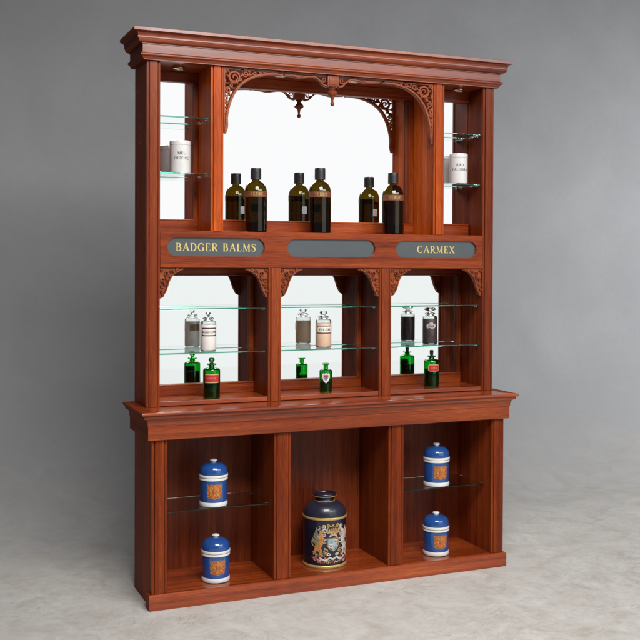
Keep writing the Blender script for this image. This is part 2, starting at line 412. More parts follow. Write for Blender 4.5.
for x0, x1 in ((.280, .337), (1.370, 1.427)):
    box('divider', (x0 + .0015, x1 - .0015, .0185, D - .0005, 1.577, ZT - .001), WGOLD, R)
    bm = bmesh.new(); add_box(bm, x0, x1, .004, .018, 1.5764, ZT + .0005, bev=.001); [add_box(bm, u, u + .0095, 0, .006, 1.5765, ZT + .0003, bev=.0022) for u in (x0, x1 - .0095)]
    add_box(bm, x0 + .012, x1 - .012, -.0035, .004, 1.5766, ZT, bev=.002)
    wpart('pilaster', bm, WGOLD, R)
box('lower_shelf_board', (T - .002, W - T + .002, .006, D, .829, .8476), WG, R)
box('middle_shelf_board', (T - .002, W - T + .002, .0185, D, 1.5565, 1.5758), WX, R)
box('compartment_ceiling', (T - .002, W - T + .002, .0185, D, 1.4175, 1.432), WX, R)
box('cabinet_top', (.002, W - .002, .0185, D + .012, ZT + .0005, ZT + .02), WX, R)
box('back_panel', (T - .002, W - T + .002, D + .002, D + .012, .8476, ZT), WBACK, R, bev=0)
# name board with three stadium openings
board_outer = [(T + .0005, 1.4175), (W - T - .0005, 1.4175), (W - T - .0005, 1.576), (T + .0005, 1.576)]
PL = [(.091, .528), (.635, 1.068), (1.176, 1.608)]
holes = [stadium(a, b, 1.4675, 1.5465) for a, b in PL]
bm = curve_plate([board_outer] + holes, .018, .0014)
nb = wpart('name_board', bm, WX, R)
nb['label'] = 'mahogany board with three long rounded name windows'
for (a, b), txt, wd, dx in zip(PL, ('BADGER BALMS', '', 'CARMEX'), (.360, 0, .202), (.0, 0, .0)):
    bm = curve_plate([stadium(a - .004, b + .004, 1.463, 1.551)], .003)
    bmesh.ops.translate(bm, verts=bm.verts, vec=(0, .0105, 0))
    q = wpart('name_plaque', bm, PLAQUE, R)
    if txt:
        bm, w = serif_text(txt, .034, .14)
        k = wd / w
        bmesh.ops.scale(bm, verts=bm.verts, vec=(k, 1, 1))
        bmesh.ops.translate(bm, verts=bm.verts, vec=((a + b) / 2 + dx, .0101, 1.5065))
        q['label'] = 'slate grey name plaque lettered %s in gold' % txt
        wpart('lettering', bm, GOLD, q)
    else: q['label'] = 'blank slate grey name plaque'
# cornice
crn = [(0, 2.4130), (.0654, 2.4130), (.0662, 2.4120), (.0662, 2.4000), (.0625, 2.3985)] + \
      [(.047 + .0145 * (1 - math.sin(a)) , 2.3830 + .0145 * math.cos(a)) for a in [PI / 2 * i / 6 for i in range(1, 7)]] + \
      [(.0465, 2.3800), (.0480, 2.3795), (.0480, 2.3740)] + [(.026 + .019 * math.cos(a), 2.3735 - .0175 * math.sin(a)) for a in [PI / 2 * i / 6 for i in range(0, 7)]] + \
      [(.026, 2.3530), (.0215, 2.3520), (.0215, 2.3190), (.0235, 2.3180)] + [(.0235 + .0085 * math.sin(a), 2.3105 + .0072 * math.cos(a)) for a in [PI * i / 7 for i in range(1, 7)]] + \
      [(.0235, 2.3030), (.0225, 2.3000), (.0165, 2.2920), (.0165, 2.2890), (0, 2.2890)]
moulding('cornice', crn, 0, W, 0, D + .012, WCOR, R)

# mirrors and their frames
def rail(x0, x1, y0, z0, z1):
    bm = bmesh.new(); add_box(bm, x0, x1, y0, y0 + .0145, z0, z1, bev=.002)
    return bm
def bay(x0, x1, z0, z1, zm0, zm1, mat, ym=D, stile=.0):
    if stile:
        for a, b, c_, d_ in ((x0 + .0012, x0 + stile, x0 + stile - .009, x0 + stile - .002), (x1 - stile, x1 - .0012, x1 - stile + .002, x1 - stile + .009)):
            bm = bmesh.new(); add_box(bm, a, b, ym - .0148, ym - .0004, zm0 + .0003, zm1 - .0003, bev=.002)
            add_box(bm, c_, d_, ym - .0178, ym - .008, zm0 + .0006, zm1 - .0006, bev=.002)
            if stile > .03: add_box(bm, (a + b) / 2 - .004, (a + b) / 2 + .004, ym - .0170, ym - .008, zm0 + .0006, zm1 - .0006, bev=.002)
            wpart('mirror_stile', bm, WZ, R)
    mr = box('mirror', (x0, x1, ym, ym + .0018, zm0 - .01, zm1 + .01), mat, R, bev=0)
    for (a, b) in ((z0, zm0), (zm1, z1)):
        bm = bmesh.new(); add_box(bm, x0, x1, ym - .015, ym - .0003, a, b, bev=.002)
        # small bead next to the glass
        zb = b if b == zm0 else a
        add_box(bm, x0, x1, ym - .018, ym - .008, zb - .007, zb - .001, bev=.002) if b == zm0 else add_box(bm, x0, x1, ym - .018, ym - .008, zb + .001, zb + .007, bev=.002)
        wpart('mirror_rail', bm, WX, R)
for x0, x1 in ((T, .5475), (.6045, 1.0925), (1.1505, W - T)):
    bay(x0, x1, .848, 1.4172, .897, 1.381, MIRROR2, stile=.021)
bay(T, .2815, 1.576, ZT, 1.634, 2.243, MIRROR, stile=.020)
bay(.3355, 1.3715, 1.576, ZT, 1.636, 2.238, MIRROR, stile=.043)
bay(1.4255, W - T, 1.576, ZT, 1.636, 2.232, MIRROR, ym=.147)

# glass shelves with pins
def gshelf(x0, x1, y0, y1, zt, th=.006):
    s = box('glass_shelf', (x0, x1, y0, y1, zt - th, zt), SHELF, R, bev=.0006, seg=1)
    a = anchor(R)
    for x, sg in ((x0 - .0025, 1), (x1 + .0025, -1)):
        for y in (y0 + .028, y1 - .03):
            bm = bmesh.new()
            bmesh.ops.create_cone(bm, cap_ends=True, segments=16, radius1=.0035, radius2=.0035, depth=.012, matrix=Matrix.Translation((x + sg * .006, y, zt - th - .0036)) @ Matrix.Rotation(PI / 2, 4, 'Y'))
            bmesh.ops.create_cone(bm, cap_ends=True, segments=16, radius1=.0055, radius2=.0055, depth=.003, matrix=Matrix.Translation((x + sg * .0015, y, zt - th - .0036)) @ Matrix.Rotation(PI / 2, 4, 'Y'))
            bmesh.ops.translate(bm, verts=bm.verts, vec=-a)
            me = bpy.data.meshes.new('shelf_pin'); bm.to_mesh(me); bm.free()
            o = link('shelf_pin', me, PIN, s, True)
for x0, x1 in ((T, .546), (.606, 1.091), (1.152, W - T)):
    for z in (1.2425, 1.0515): gshelf(x0 + .002, x1 - .002, .022, .196, z)
for z in (2.066, 1.8265): gshelf(T + .002, .278, .022, .196, z)
for z in (2.066, 1.8265): gshelf(1.429, W - T - .002, .022, .128, z)
for x0, x1 in ((.066, .538), (1.167, W - .066)): gshelf(x0 + .002, x1 - .002, -.045, .205, .388)

# fretwork brackets of the centre arch
def fret(px, sg):
    """px = post edge, sg = +1 grows to the right"""
    bm = bmesh.new(); z0 = ZT - .0008
    def P(pts): return [(px + sg * u, z0 - v, w) for (u, v, w) in pts]
    arch = [(.008, .285, .9), (.013, .255, 1.5), (.016, .21, 1.1), (.028, .158, 1.), (.047, .112, 1.), (.074, .074, 1.), (.108, .047, 1.), (.146, .029, 1.), (.195, .017, .95), (.245, .013, .8), (.272, .016, .45)]
    stroke(bm, P(smooth_prof(arch, 6)), .0135, -.001, .024)
    stroke(bm, P([(.005, .002, 1), (.005, .12, 1), (.005, .27, .8)]), .009, .0022, .022)
    stroke(bm, P([(.006, .005, 1), (.14, .005, 1), (.26, .005, .7)]), .009, .0030, .021)
    def sp(u, v, r0, r1, a0, t, w0=1., w1=.6, y=(.004, .019)):
        pts = spiral(0, 0, r0, r1, a0, t, 30, w0, w1)
        stroke(bm, [(px + sg * (u + a), z0 - (v - b), w) for a, b, w in pts], .0085, y[0] - .002, y[1])
    sp(.050, .040, .0235, .0235, 0, 1.0, 1.2, 1.2)
    sp(.050, .040, .0235, .004, 2.2, 1.3, 1., .8, (.005, .0185))
    sp(.101, .022, .0140, .003, 3.1, 1.4, 1., .8)
    sp(.022, .098, .0140, .003, 1.2, 1.4, 1., .8, (.0045, .018))
    sp(.016, .150, .0095, .0025, 1.2, 1.2, 1., .7)
    sp(.142, .016, .0090, .0025, 3.1, 1.2, 1., .7, (.0048, .018))
    sp(.014, .192, .0065, .002, 1., 1.1, .9, .6)
    sp(.014, .016, .0090, .002, .3, 1.2, 1., .6, (.0052, .018))
    sp(.078, .046, .0080, .002, 2.4, 1.2, 1., .6, (.0056, .018))
    sp(.037, .078, .0085, .002, .8, 1.2, 1., .6, (.0050, .018))
    sp(.118, .008, .0060, .002, .8, 1.1, 1., .6, (.0054, .018))
    sp(.008, .122, .0060, .002, .8, 1.1, 1., .6, (.0054, .018))
    sp(.170, .010, .0060, .002, 3., 1.1, .9, .6, (.0050, .018))
    sp(.009, .172, .0055, .002, 2., 1.1, .9, .6, (.0058, .018))
    for (u, v, a) in ((.020, .036, 40), (.034, .060, 80), (.066, .020, 10), (.084, .030, -30), (.028, .112, 70), (.018, .134, 100), (.125, .024, -15), (.152, .006, 10), (.060, .062, 45), (.010, .060, 90), (.086, .006, 0), (.012, .210, 90), (.190, .008, 0), (.010, .228, 90)):
        ca, sa = math.cos(math.radians(a)), math.sin(math.radians(a))
        stroke(bm, P([(u - .010 * ca, v - .010 * sa, .3), (u - .003 * ca, v - .003 * sa, 1.3), (u + .004 * ca, v + .004 * sa, 1.), (u + .010 * ca, v + .010 * sa, .2)]), .0075, .0030, .0175)
    for a, b in (((.002, .066), (.04, .062)), ((.073, .040), (.088, .006)), ((.028, .085), (.046, .064)), ((.012, .122), (.03, .112)), ((.112, .030), (.122, .008)), ((.010, .172), (.018, .16)), ((.004, .004), (.034, .023))):
        stroke(bm, P([(a[0], a[1], 1.1), ((a[0] + b[0]) / 2 + .004, (a[1] + b[1]) / 2 + .002, .9), (b[0], b[1], .8)]), .0058, .0062, .017)
    return wpart('fretwork_bracket', bm, WCARVE, R, True)
fret(.337, 1); fret(1.370, -1)
# centre ornament with turned pendant
XC = .853
orn = bmesh.new()
def OP(pts, sg): return [(XC + sg * u, ZT - v, w) for (u, v, w) in pts]
for sg in (-1, 1):
    stroke(orn, OP(smooth_prof([(.026, .049, 1.1), (.048, .043, 1.), (.066, .026, .9), (.085, .013, .9), (.11, .012, .8), (.14, .016, 1.), (.165, .018, 1.3), (.20, .014, .7)], 5), sg), .0095, .000, .020)
    stroke(orn, OP([(a, b, w) for a, b, w in spiral(.045, .020, .013, .003, 0.4, 1.2, 24)], sg), .005, .004, .016)
    stroke(orn, OP([(a, b, w) for a, b, w in spiral(.128, .009, .007, .003, 3.4, .9, 16)], sg), .005, .0035, .016)
    stroke(orn, OP([(.145, .014, .5), (.17, .017, 2.2), (.19, .015, 1.6), (.235, .015, .7)], sg), .008, -.003, .017)
    stroke(orn, OP([(.02, .004, 1), (.26, .004, .8)], sg), .007, .003, .019)
add_box(orn, XC - .028, XC + .028, -.004, .022, ZT - .049, ZT - .0005, bev=.002)
add_box(orn, XC - .019, XC + .019, -.0065, .0, ZT - .043, ZT - .007, bev=.002)
wpart('arch_ornament', orn, WCARVE, R, True)
bm = bmesh.new()
pend = [(0, -.049), (.014, -.049), (.017, -.053), (.009, -.058), (.009, -.061), (.019, -.069), (.0235, -.079), (.021, -.086), (.012, -.092), (.008, -.097), (.006, -.107), (.005, -.117), (.0085, -.122), (.0095, -.128), (.006, -.135), (0, -.138)]
add_lathe(bm, [(r, ZT + z) for r, z in pend], 28, cx=XC, cy=.009)
bmesh.ops.recalc_face_normals(bm, faces=bm.faces)
wpart('turned_pendant', bm, WCARVE, R, True)

# small carved spandrels of the lower bays
def spandrel(px, sg):
    z0 = 1.4168
    out = [(0, 0), (.106, 0), (.102, .010), (.090, .013), (.074, .020), (.058, .034), (.046, .052), (.037, .074), (.031, .094), (.024, .103), (.020, .107), (.019, .122), (.006, .130), (0, .130)]
    bm = curve_plate([[(px + sg * u, z0 - v) for u, v in out]], .009, .001)
    bmesh.ops.translate(bm, verts=bm.verts, vec=(0, .0095, 0))
    def P(pts): return [(px + sg * u, z0 - v, w) for (u, v, w) in pts]
    stroke(bm, P(smooth_prof([(.100, .004, .7), (.080, .012, 1), (.057, .029, 1), (.042, .052, 1), (.033, .078, 1), (.026, .098, .9), (.012, .122, .7)], 4)), .0065, -.001, .0120)
    k = 0
    for (u, v, r, a0, t) in ((.030, .024, .0130, 0.5, 1.3), (.055, .014, .0090, 2.5, 1.2), (.014, .052, .0095, 1.1, 1.3), (.030, .048, .0065, 3.5, 1.1), (.076, .0065, .0055, 2.0, 1.0), (.010, .078, .0075, .4, 1.2), (.022, .070, .0045, 2.2, 1.), (.008, .100, .0055, 1.3, 1.1), (.045, .033, .0045, 1., 1.), (.010, .010, .007, 2., 1.), (.014, .114, .004, .3, 1.)):
        k += 1
        stroke(bm, P(spiral(u, v, r, .0015, a0, t, 18, 1.2, .7)), .0050, -.0006 + .0006 * (k % 4), .0115)
    return wpart('carved_spandrel', bm, WCARVE, R)
for a, b in ((T, .546), (.606, 1.091), (1.152, W - T)):
    spandrel(a + .0003, 1); spandrel(b - .0003, -1)

for (y, z) in ((.10, 2.245), (.17, 2.18), (.15, 2.07), (.125, 2.02), (.11, 1.985), (.118, 1.955)):
    bm = bmesh.new(); bmesh.ops.create_cone(bm, cap_ends=True, segments=12, radius1=.0032, radius2=.0028, depth=.002, matrix=Matrix.Translation((.0006, y, z)) @ Matrix.Rotation(PI / 2, 4, 'Y'))
    wpart('screw_plug', bm, LABB0, R, True)
# little downlights under the cabinet top (switched off)
for (x, y) in ((.160, .085), (1.545, .07), (.62, .06), (.985, .06)):
    bm = bmesh.new()
    add_lathe(bm, [(0, ZT - .0003), (.027, ZT - .0003), (.0285, ZT - .003), (.0275, ZT - .010), (.021, ZT - .0125), (.018, ZT - .0105), (.018, ZT - .0085), (0, ZT - .0085)], 28, cx=x, cy=y)
    bmesh.ops.recalc_face_normals(bm, faces=bm.faces)
    l = wpart('downlight', bm, BRASS, R, True)
    bm = bmesh.new(); add_lathe(bm, [(0, ZT - .0087), (.0172, ZT - .0087), (.0172, ZT - .0105), (.010, ZT - .0135), (0, ZT - .0145)], 20, cx=x, cy=y)
    bmesh.ops.recalc_face_normals(bm, faces=bm.faces)
    wpart('lens', bm, LENS, l, True)

# ------------------------------------------------------------------ bottles and jars
AMBER = glass('amber_olive_glass', (.26, .20, .022), 1.5)
GREEN = glass('emerald_glass', (.015, .56, .08), 1.5)
CLEAR = glass('clear_glass', (.96, .98, .97), 1.48)
CAP = plain('black_bakelite', (.018, .020, .023), .33, coat=.3)
BANDP = plain('copper_label', (.20, .068, .030), .5, .1, var=.35, scale=160)
STICK = plain('pale_sticker', (.62, .72, .74), .6)
LABW = plain('cream_label', (.78, .74, .68), .5, var=.08, scale=90)
LABD = plain('dark_label_border', (.06, .02, .018), .5)
LABR = plain('red_label', (.52, .025, .035), .45, var=.12, scale=80)
LABG = plain('gold_label_edge', (.58, .42, .20), .45, var=.15, scale=90)
LABB = plain('brown_label', (.30, .19, .12), .6, var=.2, scale=80)
LIQ = glass('brown_liquid', (.26, .15, .03), 1.36)

def band_mesh(r, half, z0, z1, th=.0005, seg=24):
    """thin curved label, facing -Y"""
    bm = bmesh.new(); cols = []
    for i in range(seg + 1):
        x = -half + 2 * half * i / seg
        cols.append([bm.verts.new((x, y, z)) for (y, z) in ((0, z0), (0, z1), (-th, z1), (-th, z0))])
    for a, b in zip(cols, cols[1:]):
        for i in range(4): bm.faces.new((a[i], a[(i + 1) % 4], b[(i + 1) % 4], b[i]))
    bm.faces.new(cols[0]); bm.faces.new(list(reversed(cols[-1])))
    bend(bm, r); return bm

def shape_mesh(loop, r, th=.0006, y=0., sub=.006):
    bm = curve_plate([loop], th)
    # slice into columns so that it can follow the jar
    xs = [p[0] for p in loop]; x = min(xs) + sub
    while x < max(xs):
        bmesh.ops.bisect_plane(bm, geom=list(bm.verts) + list(bm.edges) + list(bm.faces), plane_co=(x, 0, 0), plane_no=(1, 0, 0)); x += sub
    for v in bm.verts: v.co.y = v.co.y - th - y
    bend(bm, r); return bm

def place_text(s, h, r, z, mat, root, y=.0006, bold=.01, xo=0, squeeze=1.):
    bm = serif_text(s, h, .16)[0]
    for v in bm.verts: v.co.z += z; v.co.y -= y; v.co.x = v.co.x * squeeze + xo
    bend(bm, r); return lpart('lettering', bm, mat, root)

def hollow(prof, t, rb=.004):
    """close an outer profile (base centre -> lip) with an inner wall"""
    inner = [(max(r - t, .001), z) for (r, z) in reversed(prof) if r > t * 1.6]
    inner = [(r, max(z, prof[0][1] + rb)) for r, z in inner]
    return prof + inner + [(0, prof[0][1] + rb)]

def amber_bottle(label, loc, r, h, word, rot, sticker, sh=(.62, .665)):
    t = thing('brown_bottle', label, 'bottle', loc, 'brown bottles in the centre bay')
    zs = h * .60
    prof = [(0, .002), (r * .90, 0), (r, .005), (r, zs)] + [(r * (.33 + .67 * math.cos(a)), zs + (h * .80 - zs) * math.sin(a)) for a in [PI / 2 * i / 9 for i in range(1, 10)]]
    prof += [(r * .33, h * .83), (r * .33, h * .86)]
    lathe('glass_body', hollow(prof, .003), AMBER, t, 56)
    lathe('contents', [(0, .006), (r - .0042, .006), (r - .0034, .010), (r - .0034, h * .57), (0, h * .57)], LIQ, t, 40)
    cr = r * .475
    lathe('screw_cap', [(0, h * .822), (cr, h * .822), (cr * 1.02, h * .828)] + sum([[(cr * 1.01, h * (.835 + .016 * i)), (cr * .998, h * (.841 + .016 * i))] for i in range(8)], []) + [(cr, h * .975), (cr * .96, h * .998), (cr * .9, h), (0, h)], CAP, t, 40)
    lb = lpart('paper_band', band_mesh(r + .0002, r * 1.35, h * .545, h * .635, .0004, 36), BANDP, t, True)
    place_text(word, h * .043, r, h * .59, GOLDP, lb, .0009, .012)
    st = band_mesh(r + .0002, .013, h * .33, h * .45, .0004, 6)
    s = lpart('sticker', st, STICK, t, True); s.rotation_euler.z = math.radians(sticker - rot)
    t.rotation_euler.z = math.radians(rot); return t
amber_bottle('brown glass bottle with black cap and copper band, nearest the left divider', (.5106, .0718, 1.5762), .0505, .286, 'EXTRC', -14, 158)
amber_bottle('brown glass bottle with black cap and copper band, below the turned wooden pendant', (.826, .0849, 1.5762), .0515, .300, 'TERRS', -18, 170)
amber_bottle('brown glass bottle with black cap and copper band, nearest the right divider', (1.1999, .083, 1.5762), .0515, .293, 'SYRUP', -16, 168)

def rrect(w, h, c, n=4):
    pts = []
    for cx, cz, a0 in ((w - c, h - c, 0), (-w + c, h - c, 90), (-w + c, -h + c, 180), (w - c, -h + c, 270)):
        for i in range(n + 1):
            a = math.radians(a0 + 90 * i / n); pts.append((cx + c * math.cos(a), cz + c * math.sin(a)))
    return pts

def apoth(name, label, loc, r, h, gmat, group, stopper, neck=.42, sh=.70, nk=.80):
    """shouldered apothecary bottle, h = height to the top of the stopper"""
    t = thing(name, label, 'jar' if 'jar' in name else 'bottle', loc, group)
    zs = h * sh
    prof = [(0, .0015), (r * .86, 0), (r * .97, .002), (r, .006), (r, zs - r * .12)] + [(r * (1 - .30 * (1 - math.cos(a))), zs - r * .12 + r * .30 * math.sin(a)) for a in [PI / 2 * i / 4 for i in range(1, 5)]]
    prof += [(r * (neck + .06), zs + r * .26), (r * neck, zs + r * .34), (r * neck, h * nk - .006), (r * (neck + .20), h * nk - .003), (r * (neck + .22), h * nk + .0015), (r * (neck + .08), h * nk + .003)]
    lathe('glass_body', hollow(prof, .0026), gmat, t, 48)
    return t

# green bottles
g1 = apoth('green_bottle', 'green glass bottle with ball stopper and red label below the white powder jar', (.3042, .0594, .848), .0376, .1762, GREEN, 'green bottles in the lower bays', 1, neck=.34, sh=.70, nk=.84)
lathe('contents', [(0, .006), (.033, .006), (.0335, .009), (.0335, .088), (0, .088)], plain('green_dark_contents', (.010, .022, .012), .3), g1, 32)
lathe('ball_stopper', [(0, .135), (.009, .135), (.0095, .152), (.006, .1545), (.0055, .156), (.010, .159), (.0135, .1655), (.0125, .171), (.008, .1752), (0, .1765)], GREEN, g1, 28)
k = lpart('red_label', shape_mesh(rrect(.033, .0155, .004), .0378, .0005), LABR, g1, True)
bmz = None
def shift_z(o, dz):
    for v in o.data.vertices: v.co.z += dz
shift_z(k, .088)
for dz in (-.0175, .0175):
    e = lpart('gold_stripe', band_mesh(.0378, .033, .088 + dz - .0022, .088 + dz + .0022, .0005), LABG, g1, True)
place_text('SALOL', .0085, .0378, .088, GOLDP, k, .0009, .01)
g1.rotation_euler.z = math.radians(-15)

g2 = apoth('green_bottle', 'small open green glass bottle with white shield label in the middle bay', (.8505, .0663, .848), .0290, .160, GREEN, 'green bottles in the lower bays', 0, neck=.36, sh=.62, nk=.815)
lathe('contents', [(0, .006), (.0245, .006), (.025, .009), (.025, .050), (0, .050)], plain('green_clear_contents', (.012, .05, .016), .3), g2, 32)
hs = [(0, -.029), (.011, -.018), (.018, -.003), (.0175, .013), (.012, .017), (.0055, .0145), (0, .0185), (-.0055, .0145), (-.012, .017), (-.0175, .013), (-.018, -.003), (-.011, -.018)]
k = lpart('shield_label', shape_mesh(hs, .0292, .0005), LABW, g2, True); shift_z(k, .072)
q = lpart('shield_emblem', shape_mesh([(a * .62, b * .62) for a, b in hs], .0292, .0004, .0006), plain('blue_emblem', (.16, .24, .38), .5, var=.5, scale=220), k, True); shift_z(q, .072)
q = lpart('emblem_cross', shape_mesh([(-.002, -.010), (.002, -.010), (.002, .001), (.008, .001), (.008, .005), (.002, .005), (.002, .010), (-.002, .010), (-.002, .005), (-.008, .005), (-.008, .001), (-.002, .001)], .0292, .0003, .0011), LABR, k, True); shift_z(q, .072)
g2.rotation_euler.z = math.radians(-20)

g3 = apoth('green_bottle', 'green glass bottle with slim dark stopper and red label below the dark powder jar', (1.4145, .0887, .848), .0370, .1767, GREEN, 'green bottles in the lower bays', 1, neck=.34, sh=.70, nk=.83)
lathe('contents', [(0, .006), (.0325, .006), (.033, .009), (.033, .085), (0, .085)], plain('green_dark_contents', (.010, .024, .012), .3), g3, 32)
lathe('slim_stopper', [(0, .134), (.0085, .134), (.009, .150), (.0075, .152), (.0085, .156), (.0095, .171), (.008, .1755), (0, .1765)], plain('dark_green_stopper', (.008, .03, .014), .15, coat=.5), g3, 24)
k = lpart('red_label', shape_mesh(rrect(.0265, .0135, .006), .0372, .0005, .0006), LABR, g3, True); shift_z(k, .092)
q = lpart('label_edge', shape_mesh(rrect(.0295, .0165, .008), .0372, .0005), LABG, g3, True); shift_z(q, .092)
place_text('LAUD', .0085, .0372, .092, GOLDP, k, .0014, .01)
g3.rotation_euler.z = math.radians(-8)

# clear powder jars
def powder(mat_name, col, var=.1): return plain(mat_name, col, .55, var=var, scale=140, coat=.9)
def jar(label, loc, r, h, fill, top, stopper, lab, rot):
    t = apoth('powder_jar', label, loc, r, h, CLEAR, 'powder jars on the lower glass shelves', 1, neck=.50, sh=.735, nk=.83)
    lathe('powder', [(0, .0045), (r - .001, .0045), (r + .0002, .0075), (r + .0002, top - .002), (r - .0008, top), (0, top + .001)], fill, t, 48)
    n = r * .5
    if stopper == 'disc':      # flat cut disc stopper
        lathe('stopper', [(0, h * .78), (n * .78, h * .78), (n * .9, h * .835), (n * 1.25, h * .85), (n * 1.3, h * .865), (n * .55, h * .885), (n * .36, h * .91), (n * .45, h * .93), (n * .75, h * .955), (n * .62, h * .985), (n * .2, h), (0, h)], CLEAR, t, 8)
    elif stopper == 'ball':
        lathe('stopper', [(0, h * .78), (n * .78, h * .78), (n * .9, h * .835), (n * 1.2, h * .85), (n * 1.15, h * .862), (n * .6, h * .875), (n * .45, h * .888), (n * .85, h * .92), (n * .98, h * .95), (n * .8, h * .985), (n * .3, h), (0, h)], CLEAR, t, 32)
    else:                      # wide mushroom
        lathe('stopper', [(0, h * .78), (n * .78, h * .78), (n * .9, h * .835), (n * 1.1, h * .85), (n * .7, h * .868), (n * .55, h * .885), (n * .9, h * .905), (n * 1.45, h * .925), (n * 1.62, h * .948), (n * 1.4, h * .978), (n * .8, h * .996), (0, h)], CLEAR, t, 36)
    if lab:
        half, hz, zc, front, border, word = lab
        q = lpart('label_border', shape_mesh(rrect(half, hz, .005), r + .0006, .0004), border, t, True); shift_z(q, zc)
        k = lpart('label', shape_mesh(rrect(half - .0045, hz - .0048, .006), r + .0006, .0004, .0005), front, t, True); shift_z(k, zc)
        place_text(word, .0095, r, zc, BLACKINK, k, .0017, .025)
    t.rotation_euler.z = math.radians(rot)
    return t
j1 = jar('clear glass jar filled with white powder above the left green bottle', (.2963, .0862, 1.0519), .0350, .172, powder('white_powder', (.86, .80, .76), .05), .117, 'disc', (.036, .0185, .085, LABW, LABD, 'MAG:CAR'), -8)
q = lpart('back_label', band_mesh(.0356, .026, .075, .104, .0004), LABB, j1, True); q.rotation_euler.z = PI
jar('clear glass jar filled with tan powder in the middle bay', (.8477, .0891, 1.0519), .0364, .169, powder('tan_powder', (.74, .50, .35)), .112, 'ball', (.042, .0185, .084, LABW, plain('brown_label_border', (.16, .045, .03), .5), 'PUL:CRE'), -10)
j3 = jar('clear glass jar filled with near-black powder above the right green bottle', (1.4109, .100, 1.0519), .0353, .1775, powder('dark_powder', (.040, .026, .026), .4), .122, 'wide', None, -18)
q = lpart('worn_label', shape_mesh([(-.024, -.006), (-.019, -.013), (-.006, -.010), (.004, -.016), (.018, -.011), (.024, -.001), (.021, .009), (.010, .008), (.006, .017), (-.008, .014), (-.012, .008), (-.022, .007)], .0360, .0004), plain('worn_label_paper', (.42, .36, .34), .7, var=.45, scale=110), j3, True); shift_z(q, .090)
place_text('CARB', .0075, .0362, .089, BLACKINK, q, .0008, .01)

# white ceramic jars
CER = plain('white_glaze', (.74, .73, .72), .18, coat=.4, var=.02)
def white_jar(label, loc, r, h, l1, l2, rot):
    t = thing('white_jar', label, 'jar', loc, 'white ceramic jars on the upper side shelves')
    lathe('ceramic_body', [(0, .002), (r * .93, 0), (r * .985, .003), (r, .008), (r, h * .845), (r * .985, h * .85), (0, h * .85)], CER, t, 56)
    lathe('lid', [(0, h * .852), (r * .97, h * .852), (r * 1.01, h * .86), (r * 1.01, h * .955), (r * .99, h * .975), (r * .90, h * .992), (r * .5, h), (0, h)], CER, t, 56)
    place_text(l1, .0125, r, h * .60, BLACKINK, t, .0002, squeeze=1.)
    place_text(l2, .0120, r, h * .455, BLACKINK, t, .0002, squeeze=.88 if len(l2) > 7 else .95)
    t.rotation_euler.z = math.radians(rot)
white_jar('white lidded ceramic jar lettered MEL on the left glass shelf', (.1743, .11, 1.8268), .0457, .145, 'MEL:', 'CROC:NC:', -4)
white_jar('white lidded ceramic jar lettered RAD CALUMBA on the right glass shelf', (1.5498, .075, 1.8268), .0440, .148, 'RAD', 'CALUMBA', -20)

